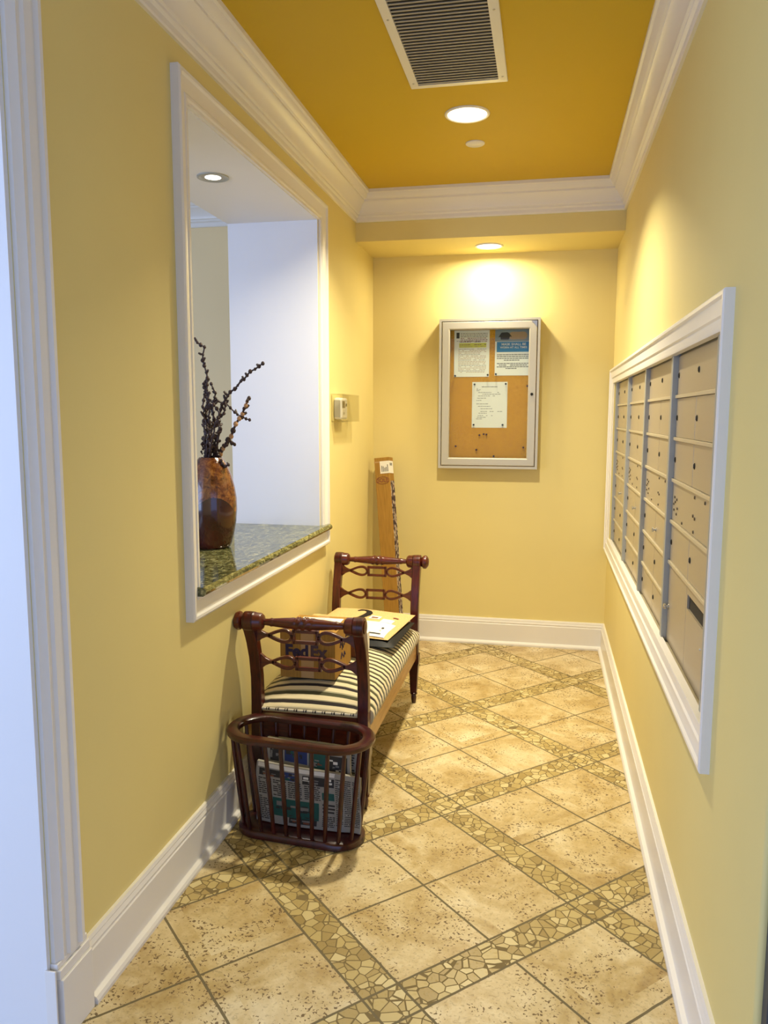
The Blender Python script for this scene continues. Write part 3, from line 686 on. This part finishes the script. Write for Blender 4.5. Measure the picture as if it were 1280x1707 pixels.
for sgn, Y0 in ((-1, YN), (1, YF)):
    for X in (XF, XB):
        mb = MB()
        zs = [.225, .28, .33, .36, .41, .46, .50, .54, .57, .60, .625, .65, .668]
        ribbon(mb, [(Y0+sgn*ctr(z), z) for z in zs], [.022, .022, .021, .020, .018, .017, .0165, .017, .018, .019, .021, .024, .027], X-PW, X+PW, 'x')
        yc, zc = Y0+sgn*.068, .676
        mb.lathe([(.027, -PW-.0005), (.033, -PW), (.034, 0), (.033, PW), (.027, PW+.0005)], (X, yc, zc), 28, 'x')
        post = build('arm_post', mb, M['mahog'], bt, off=off, smooth=True, bevel=.003)
        s = 1 if X == XF else -1
        bo = MB().lathe([(.020, 0), (.024, .006*s), (.031, .011*s), (.033, .020*s), (.030, .028*s), (.018, .036*s), (.0001, .038*s)], (X+s*PW, yc, zc), 10, 'x', cap=False)
        if (sgn, X) in ((-1, XB), (1, XF)): build('scroll_boss', bo, M['mahog_x'], post, off=off, smooth=True)
        else: build('scroll_disc', MB().lathe([(.020, 0), (.024, .003*s), (.016, .005*s), (.0001, .006*s)], (X+s*PW, yc, zc), 20, 'x', cap=False), M['mahog_x'], post, off=off, smooth=True)
        build('rail_collar', MB().lathe([(.014, -s*.034), (.024, -s*.030), (.030, -s*.022), (.031, -s*.004), (.033, 0)], (X-s*PW, yc, zc), 24, 'x'), M['mahog_x'], post, off=off, smooth=True)
        # tapered leg with a ringed foot
        lg = MB()
        def sq(h, z, cy): return [(X-h, cy-h, z), (X+h, cy-h, z), (X+h, cy+h, z), (X-h, cy+h, z)]
        cy = Y0-sgn*.010
        lg.sweep([sq(.024, .24, Y0+sgn*.002), sq(.024, .200, Y0), sq(.0215, .190, Y0), sq(.0145, .055, cy)], closed_prof=True)
        lg.lathe([(.012, .056), (.017, .052), (.017, .046), (.011, .042), (.013, .034), (.0125, .020), (.010, .006), (.008, .0)], (X, cy, 0), 18)
        build('leg', lg, M['cherry'], bt, off=off, smooth=True)
    # arm rails
    yc, zc = Y0+sgn*.068, .676; xa, xb = XB+PW+.02, XF-PW-.02; n = 46
    mb = MB(); rows = []
    for i in range(n+1):
        f = i/n; x = xa+(xb-xa)*f; r0 = .0105+.0105*math.sin(math.pi*f)**1.5
        rr = []
        for k in range(16):
            th = 2*math.pi*k/16; g_ = 0
            if .36 < f < .64: g_ = .0045*math.cos(3*(th+26*(f-.5)))*math.sin(math.pi*(f-.36)/.28)
            if abs(f-.13) < .012 or abs(f-.87) < .012: g_ = .002
            r_k = r0+g_; rr.append((x, yc+r_k*math.cos(th), zc+r_k*math.sin(th)))
        rows.append(rr)
    mb.sweep(rows, closed_prof=True)
    build('twisted_rail', mb, M['mahog_x'], bt, off=off, smooth=True, angle=60)
    for zc, nm in ((.625, 'fretted_rail'), (.520, 'fretted_rail')):
        yc = Y0+sgn*ctr(zc); mb = MB(); xa, xb = XB+PW-.002, XF-PW+.002; Lh = (xb-xa)/2; xm = (xa+xb)/2; t0, t1 = yc-.007, yc+.007; h = .0055
        rw, rh_ = .042, .019
        ribbon(mb, [(xm-rw, zc+rh_), (xm+rw, zc+rh_)], h, t0, t1); ribbon(mb, [(xm-rw, zc-rh_), (xm+rw, zc-rh_)], h, t0, t1)
        for s in (-1, 1):
            ribbon(mb, [(xm+s*rw, zc-rh_-h), (xm+s*rw, zc+rh_+h)], h, t0, t1)
            for q in (-1, 1):   # teardrop loop
                pts = []
                for i in range(17):
                    f = i/16; x = rw+.006+f*(Lh-rw-.050); zz = .0185*math.sin(math.pi*f**.62)
                    pts.append((xm+s*x, zc+q*(zz+.0015)))
                ribbon(mb, pts, [.0052]*17, t0, t1)
            ribbon(mb, [(xm+s*(rw+.001), zc), (xm+s*(rw+.010), zc)], .007, t0, t1)
            xs = [Lh-.052, Lh-.035, Lh-.020, Lh-.010, Lh]; ribbon(mb, [(xm+s*x, zc) for x in xs], [.005, .007, .014, .022, .030], t0, t1)
        build(nm, mb, M['mahog_x'], bt, off=off, bevel=.001)
    # end apron
    ya = Y0-.011 if sgn > 0 else Y0-.013
    build('end_apron', MB().box(XB+PW, XF-PW, Y0-.012, Y0+.012, .225, .343), M['mahog_x'], bt, off=off, bevel=.002)
build('front_apron', MB().box(XF-.010, XF+.013, YN+.022, YF-.022, .222, .300), M['apron_lit'], bt, off=off, bevel=.002)
build('rear_apron', MB().box(XB-.013, XB+.010, YN+.022, YF-.022, .222, .300), M['apron_lit'], bt, off=off, bevel=.002)
# crowned seat cushion
ys, ye = YN+.0005, YF-.0005
cs = [(XF+.014, .296), (XF+.024, .310), (XF+.030, .330), (XF+.028, .350), (XF+.018, .372), (XF-.004, .391), (XF-.040, .406), (XF-.090, .418), (XF-.150, .424), (-.785, .426), (XB+.150, .424), (XB+.090, .418), (XB+.040, .406), (XB+.004, .391), (XB-.018, .372), (XB-.026, .350), (XB-.024, .330), (XB-.014, .296)]
rows = []; NY = 40
for j in range(NY+1):
    f = j/NY; y = ys+(ye-ys)*f; e_ = min(f, 1-f)*(ye-ys); k_ = 1-max(0, 1-e_/.16)**2.2; row = []
    w_ = 1-max(0, 1-e_/.05)**2
    for x, z in cs:
        xx = x
        if e_ < .024: xx = max(min(x, XF-PW-.001), XB+PW+.001)
        zz = .345+(z-.345)*(.30+.70*k_) if z > .345 else (z if e_ >= .024 else .340)
        row.append((xx, y, zz))
    rows.append(row)
    if j in (0, NY-1):
        pass
# squeeze the rows right beside the posts
def cush_row(y, inner, k_):
    row = []
    for x, z in cs:
        xx = max(min(x, XF-PW-.001), XB+PW+.001) if inner else x
        zz = .345+(z-.345)*(.15+.85*k_) if z > .345 else (z if not inner else .338)
        row.append((xx, y, zz))
    return row
rows = []
for y, inner in [(ys-.013, 1), (ys-.005, 1), (ys+.010, 1), (ys+.0235, 1), (ys+.0240, 0)]+[(ys+.024+(ye-ys-.048)*i/36, 0) for i in range(1, 36)]+[(ye-.0240, 0), (ye-.0235, 1), (ye-.010, 1), (ye+.005, 1), (ye+.013, 1)]:
    e_ = min(y-(ys-.014), (ye+.014)-y); rows.append(cush_row(y, inner, 1-max(0, 1-e_/.20)**2.0))
build('seat_cushion', MB().sweep(rows), M['stripe'], bt, off=off, smooth=True, angle=60)
for y in (YN-.0165, YF+.0165):
    build('piping', MB().tube([(XB+PW+.001+(XF-XB-2*PW-.002)*i/20, y, .349) for i in range(21)], .0045, 8), M['piping'], bt, off=off, smooth=True)

# ------------------------------------------------------------------ parcels on the bench
SZ = .4275
def carton(name, label, x0, x1, y0, y1, z0, z1, mt, rz=0, tape=True):
    cx, cy = (x0+x1)/2, (y0+y1)/2; t = thing(name, label, 'box', (cx, cy, z0), rz)
    hx, hy, h = (x1-x0)/2, (y1-y0)/2, z1-z0
    build('carton_body', MB().box(-hx, hx, -hy, hy, 0, h-.003), mt, t, bevel=.002)
    g_ = MB().box(-hx-.0005, -.0012, -hy-.0005, hy+.0005, h-.003, h).box(.0012, hx+.0005, -hy-.0005, hy+.0005, h-.003, h)
    build('top_flaps', g_, mt, t, bevel=.0008)
    if tape: build('tape', MB().box(-.024, .024, -hy-.0012, -hy-.0006, 0.002, h+.0006).box(-.024, .024, -hy-.0012, hy+.001, h+.0001, h+.0009), M['tape'], t)
    return t, hx, hy, h
t, hx, hy, h = carton('shipping_box', 'large brown cardboard box with a courier name printed on its side, on bench near end', -.930, -.723, 2.660, 2.895, SZ-.002, .598, M['kraft'])
mb = MB(); add_text(mb, 'Fed', .064, (-.040, -hy-.0019, .098), (1,0,0), (0,0,1), 0, .0028, sx=.95)
add_text(mb, 'Ex', .064, (.041, -hy-.0019, .098), (1,0,0), (0,0,1), 1, .0028, sx=.95)
build('printed_name', mb, [M['purple'], M['orange']], t)
mb = MB().box(-.075, .085, -.020, .085, h+.0010, h+.0014)
for i in range(6): mb.box(-.065, -.065+random.uniform(.05, .12), .070-i*.015, .073-i*.015, h+.0014, h+.0016, 1)
build('shipping_label', mb, [M['paper'], M['ink_grey']], t)
mb = MB()
for i, (y, z, w, hh) in enumerate(((-.05, .10, .022, .030), (-.02, .085, .016, .035), (.01, .095, .02, .022), (-.04, .055, .03, .020), (.0, .05, .026, .02), (.03, .115, .02, .03))):
    mb.tube([(hx+.0009, y, z), (hx+.0009, y+w*.5, z+hh), (hx+.0009, y+w, z+.004)], .0022, 5)
build('printed_marks', mb, M['purple'], t)

t, hx, hy, h = carton('small_box', 'small dark brown box with white top label behind the big carton', -.790, -.684, 2.935, 3.050, SZ, .505, M['kraft_dark'], tape=False)
build('label', MB().box(-hx-.0008, hx+.0009, -hy-.0008, hy, h+.0001, h+.0008).box(hx+.0003, hx+.0010, -hy+.004, hy-.004, .004, h), M['paper'], t)

def mailer(name, label, mt, cx, cy, z, w, l, th, rz, tilt=0):
    t = thing(name, label, 'parcel', (cx, cy, z), rz)
    def top(u, v):
        e_ = min(1, min(u, 1-u)*7)*min(1, min(v, 1-v)*7); return ((u-.5)*w, (v-.5)*l, .002+th*(e_**.5)*(1+.15*math.sin(9*u+4*v)))
    def bot(u, v):
        e_ = min(1, min(u, 1-u)*7)*min(1, min(v, 1-v)*7); return ((u-.5)*w, (v-.5)*l, .0008*(1-e_))
    mb = MB().grid(top, 22, 22).grid(bot, 22, 22, flip=True)
    t.rotation_euler = (0, tilt, rz)
    return t, mb, top
t, mb, top = mailer('poly_mailer', 'glossy black plastic mailer lying under the padded kraft envelope', M['black'], -.766, 3.300, .426, .37, .41, .024, R(-3))
build('bag', mb, M['black'], t, smooth=True)
t, mb, top = mailer('padded_envelope', 'yellow kraft padded envelope with white labels and a big black curl', M['kraft_light'], -.788, 3.345, .4535, .385, .43, .018, R(-6), R(1))
build('envelope_body', mb, M['kraft_light'], t, smooth=True)
def onto(mb, x0, x1, y0, y1, m, dz=.0012, n=8):
    w, l = .385, .43
    mb.grid(lambda a, b_: (x0+(x1-x0)*a, y0+(y1-y0)*b_, top((x0+(x1-x0)*a)/w+.5, (y0+(y1-y0)*b_)/l+.5)[2]+dz), n, n, m)
lb = MB(); onto(lb, -.02, .172, -.208, -.03, 0)
for i in range(7): onto(lb, .020+i*.009, .025+i*.009, -.195, -.160, 1, .0018, 2)
onto(lb, .085, .150, -.190, -.180, 1, .0018, 2); onto(lb, .020, .030, -.12, -.10, 1, .0018, 2); onto(lb, .135, .145, -.13, -.11, 1, .0018, 2)
build('address_label', lb, [M['paper'], M['ink']], t, smooth=True)
lb = MB(); onto(lb, .030, .080, .010, .060, 0); onto(lb, .040, .070, .020, .040, 1, .002, 3); onto(lb, .13, .155, .06, .075, 1, .002, 3); onto(lb, .095, .150, -.03, .03, 2, .0015, 4)
build('postal_stamp', lb, [M['paper'], M['brown_ink'], M['paper']], t, smooth=True)
mb = MB(); P_ = []
for i in range(15):
    a = R(150-i*16); P_.append((-.055+.050*math.cos(a)*(1 if i > 2 else 1), .030+.085*math.sin(a)))
pts = [(-.090, .120), (-.075, .135), (-.055, .134), (-.035, .118), (-.024, .090), (-.024, .055), (-.036, .015), (-.056, -.020), (-.080, -.045)]
pts = [(a+.030, b_*.95+.015) for a, b_ in pts]; Wd = [.006, .011, .010, .012, .016, .018, .015, .009, .003]
rows = []
for i, p in enumerate(pts):
    a = pts[max(i-1, 0)]; b_ = pts[min(i+1, len(pts)-1)]; d = Vector((b_[0]-a[0], b_[1]-a[1])).normalized(); nx, ny = -d.y*Wd[i], d.x*Wd[i]
    rows.append([(p[0]+nx, p[1]+ny, top(p[0]/.385+.5, p[1]/.43+.5)[2]+.0016), (p[0]-nx, p[1]-ny, top(p[0]/.385+.5, p[1]/.43+.5)[2]+.0016)])
mb.sweep(rows, caps=False); build('printed_curl', mb, M['black'], t)
t, mb, top = mailer('kraft_mailer', 'plain crumpled kraft mailer propped against wall behind the big carton', M['kraft_light'], -.905, 3.135, .474, .17, .40, .020, R(4), R(9))
build('envelope_body', mb, M['kraft_light'], t, smooth=True)
build('label', MB().grid(lambda a, b_: (-.05+.10*a, -.16+.12*b_, top((-.05+.10*a)/.17+.5, (-.16+.12*b_)/.40+.5)[2]+.0012), 6, 6), M['paper'], t)

# ------------------------------------------------------------------ long carton leaning in the corner
H = 1.135
lc = thing('long_carton', 'tall narrow cardboard carton leaning in the back left corner behind the bench', 'box', (-.838, 4.46, .003))
hx, hy = .046, .036
ch = MB().box(-hx, hx, -hy, hy, 0, H)
def ROT(o): return o
build('carton_body', ch, M['kraft'], lc, bevel=.002)
build('printed_edge', MB().box(hx+.0002, hx+.0012, -hy+.004, hy-.004, .01, H-.14), M['printed'], lc)
mb = MB().box(-.012, hx+.0014, -hy-.0014, -hy-.0004, H-.095, H-.022).box(hx+.0004, hx+.0014, -hy-.0004, hy-.008, H-.095, H-.022)
for i in range(5): mb.box(-.002+i*.009, .002+i*.009, -hy-.0018, -hy-.0014, H-.085, H-.085+random.uniform(.02, .05), 1)
for i in range(3): mb.box(hx+.0014, hx+.0018, -hy+.008+i*.014, -hy+.016+i*.014, H-.05, H-.034, 1)
build('shipping_label', mb, [M['paper'], M['ink']], lc)
build('tape', MB().box(-hx-.0008, hx+.0008, -hy-.0007, -hy-.0002, H-.030, H-.022), M['tape'], lc)
mb = MB(); add_text(mb, 'SOLE', .034, (0, -hy-.0012, H-.135), (1,0,0), (0,0,1), 0, .0006, sx=.9)
mb.tube([(.040*math.cos(a), -hy-.0008, H-.135+.021*math.sin(a)) for a in [R(10*k) for k in range(37)]], .0014, 5)
build('printed_logo', mb, M['brown_ink'], lc)
lc.rotation_euler = (R(-6), R(-6.3), R(-8))

# ------------------------------------------------------------------ magazine rack
mr = thing('magazine_rack', 'dark cherry oval magazine rack with spindles on the floor at bench end', 'magazine rack', (-.762, 2.365, 0), R(-5))
def stad(a, b_, f):
    """point on a stadium of half sizes a, b at perimeter fraction f"""
    Ls = 2*(a-b_); per = 2*Ls+2*math.pi*b_; s = (f % 1)*per
    s = (s+Ls/2) % per
    if s < Ls: return (-Ls/2+s, -b_)
    s -= Ls
    if s < math.pi*b_: th = -math.pi/2+s/b_; return (Ls/2+b_*math.cos(th), b_*math.sin(th))
    s -= math.pi*b_
    if s < Ls: return (Ls/2-s, b_)
    s -= Ls; th = math.pi/2+s/b_; return (-Ls/2+b_*math.cos(th), b_*math.sin(th))
ZR = .345
rows = []
for i in range(72):
    f = i/72; o = stad(.252, .118, f); q = stad(.252-.040, .118-.040, f)
    def L(k): return (o[0]+(q[0]-o[0])*k, o[1]+(q[1]-o[1])*k)
    rows.append([(*L(.08), ZR-.011), (*L(0), ZR-.006), (*L(0), ZR+.004), (*L(.15), ZR+.010), (*L(.8), ZR+.010), (*L(1), ZR+.005), (*L(1), ZR-.006), (*L(.92), ZR-.011)])
build('top_rim', MB().sweep(rows, closed_path=True, closed_prof=True), M['cherry'], mr, smooth=True)
rows = []
mb = MB()
for z, k in ((0, .94), (.004, 1), (.020, 1), (.026, .95)):
    rows.append([(*stad(.218*k+.0, .088*k, i/72), z) for i in range(72)])
n = 72; mb.sweep(rows, closed_prof=True)
build('base', mb, M['cherry'], mr, smooth=True, angle=50)
NS = 22
for i in range(NS):
    f = (i+.5)/NS; a = stad(.252-.017, .118-.017, f); b_ = stad(.218-.016, .088-.016, f)
    P0, P1 = Vector((b_[0], b_[1], .020)), Vector((a[0], a[1], ZR-.008))
    pth = [P0.lerp(P1, k/6) for k in range(7)]
    build('spindle', MB().tube(pth, [.0062, .0068, .0075, .0078, .0075, .0068, .0062], 10), M['cherry'], mr, smooth=True)

# newspapers in the rack
def newspaper(label, w, h, y, x0, z0, lean, fold, design, seed, sag=.006, edge=True, yaw=R(-5), rz=0):
    rnd = random.Random(seed); t = thing('newspaper', label, 'newspaper', (x0, y, z0), yaw, 'newspapers in the magazine rack')
    def S_(u, v, d=0):   # u 0..1 across, v 0..1 up, d out to the front
        bulge = fold*math.sin(math.pi*v)**.6*(1-.3*u)
        return ((u-.5)*w+.004*math.sin(5*v), lean*v*h-bulge-d+sag*math.sin(4*u+seed), v*h-.010*u*v)
    mb = MB()
    mb.grid(lambda a, b_: S_(a, b_), 14, 14, 0); mb.grid(lambda a, b_: (S_(a, b_)[0], lean*b_*h+.012+sag*math.sin(4*a+seed), S_(a, b_)[2]), 14, 14, 0, True)
    for uu in (0, 1): mb.grid(lambda a, b_: (S_(uu, b_)[0], S_(uu, b_)[1]*(1-a)+(lean*b_*h+.012+sag*math.sin(4*uu+seed))*a, S_(uu, b_)[2]), 3, 14, 0)
    mb.grid(lambda a, b_: (S_(a, 1)[0], S_(a, 1)[1]*(1-b_)+(lean*h+.012+sag*math.sin(4*a+seed))*b_, S_(a, 1)[2]), 14, 2, 0)
    def patch(u0, u1, v0, v1, m, d=.0008):
        n = max(1, int((u1-u0)*12)); k = max(1, int((v1-v0)*12)); mb.grid(lambda a, b_: S_(u0+(u1-u0)*a, v0+(v1-v0)*b_, d), n, k, m)
    def photo(u0, u1, v0, v1, cols, k=9):
        patch(u0, u1, v0, v1, cols[0], .0009)
        for q in range(k):
            a = rnd.uniform(u0, u1-.3*(u1-u0)); b_ = rnd.uniform(v0, v1-.3*(v1-v0)); w_ = rnd.uniform(.08, .28)*(u1-u0); h_ = rnd.uniform(.08, .28)*(v1-v0)
            patch(a, min(a+w_, u1), b_, min(b_+h_, v1), cols[1+q % (len(cols)-1)], .0012+.0001*q)
    def lines(u0, u1, v0, v1, m=1, pitch=.034, hh=.5):
        v = v1
        while v > v0+pitch:
            uu = u0
            while uu < u1-.01:
                ww = min(rnd.uniform(.02, .07), u1-uu); 
                if rnd.random() < .93: patch(uu, uu+ww, v-pitch*hh, v, m)
                uu += ww+.008
            v -= pitch
    design(patch, lines, photo)
    build('printed_pages', mb, [M['news'], M['ink'], M['ink_grey'], M['teal'], M['navy'], M['brown_ink'], M['paper']], t, smooth=True, angle=50)
    return t
def d_front(patch, lines, photo):
    patch(.02, .98, .93, .995, 6); photo(.04, .30, .80, .91, (1, 2, 1, 5)); photo(.32, .52, .78, .91, (4, 1, 3, 2)); photo(.56, .97, .76, .90, (1, 2, 1, 6), 12)
    for a in (.03, .21, .39): lines(a, a+.16, .48, .76)
    photo(.20, .74, .16, .47, (3, 1, 3, 2, 1), 12); photo(.40, .72, .06, .20, (1, 5, 2), 7)
    lines(.03, .18, .05, .46); patch(.78, .97, .54, .66, 3); lines(.58, .76, .50, .74)
    for k in range(3): patch(.78, .97-.03*k, .44-.06*k, .47-.06*k, 1)
    lines(.78, .97, .05, .26)
def d_back(patch, lines, photo):
    patch(.02, .98, .95, .995, 6); photo(.04, .20, .72, .92, (1, 2, 1)); photo(.22, .50, .74, .93, (4, 1, 4, 3)); photo(.52, .72, .72, .91, (3, 2, 1, 5)); photo(.74, .97, .70, .91, (1, 2, 1, 6))
    photo(.20, .70, .46, .66, (1, 1, 2), 6); patch(.22, .66, .67, .70, 6, .002); lines(.03, .18, .30, .70); lines(.52, .70, .30, .45); photo(.76, .97, .46, .66, (2, 6, 1))
def d_plain(patch, lines, photo):
    for a in (.05, .37, .69): lines(a, a+.27, .08, .92)
newspaper('front newspaper in the rack, folded, with a green picture on the page', .300, .198, 2.348, -.768, .030, .10, .010, d_front, 3)
newspaper('taller folded newspaper standing behind the front one, with dark pictures', .300, .262, 2.392, -.748, .030, .07, .006, d_back, 8)
newspaper('plain grey newspaper at the back of the rack, mostly hidden', .285, .258, 2.420, -.722, .030, .05, .004, d_plain, 5)
newspaper('crumpled newspaper section sticking out at right side of rack', .085, .190, 2.340, -.598, .030, .08, .012, d_plain, 11, .004)
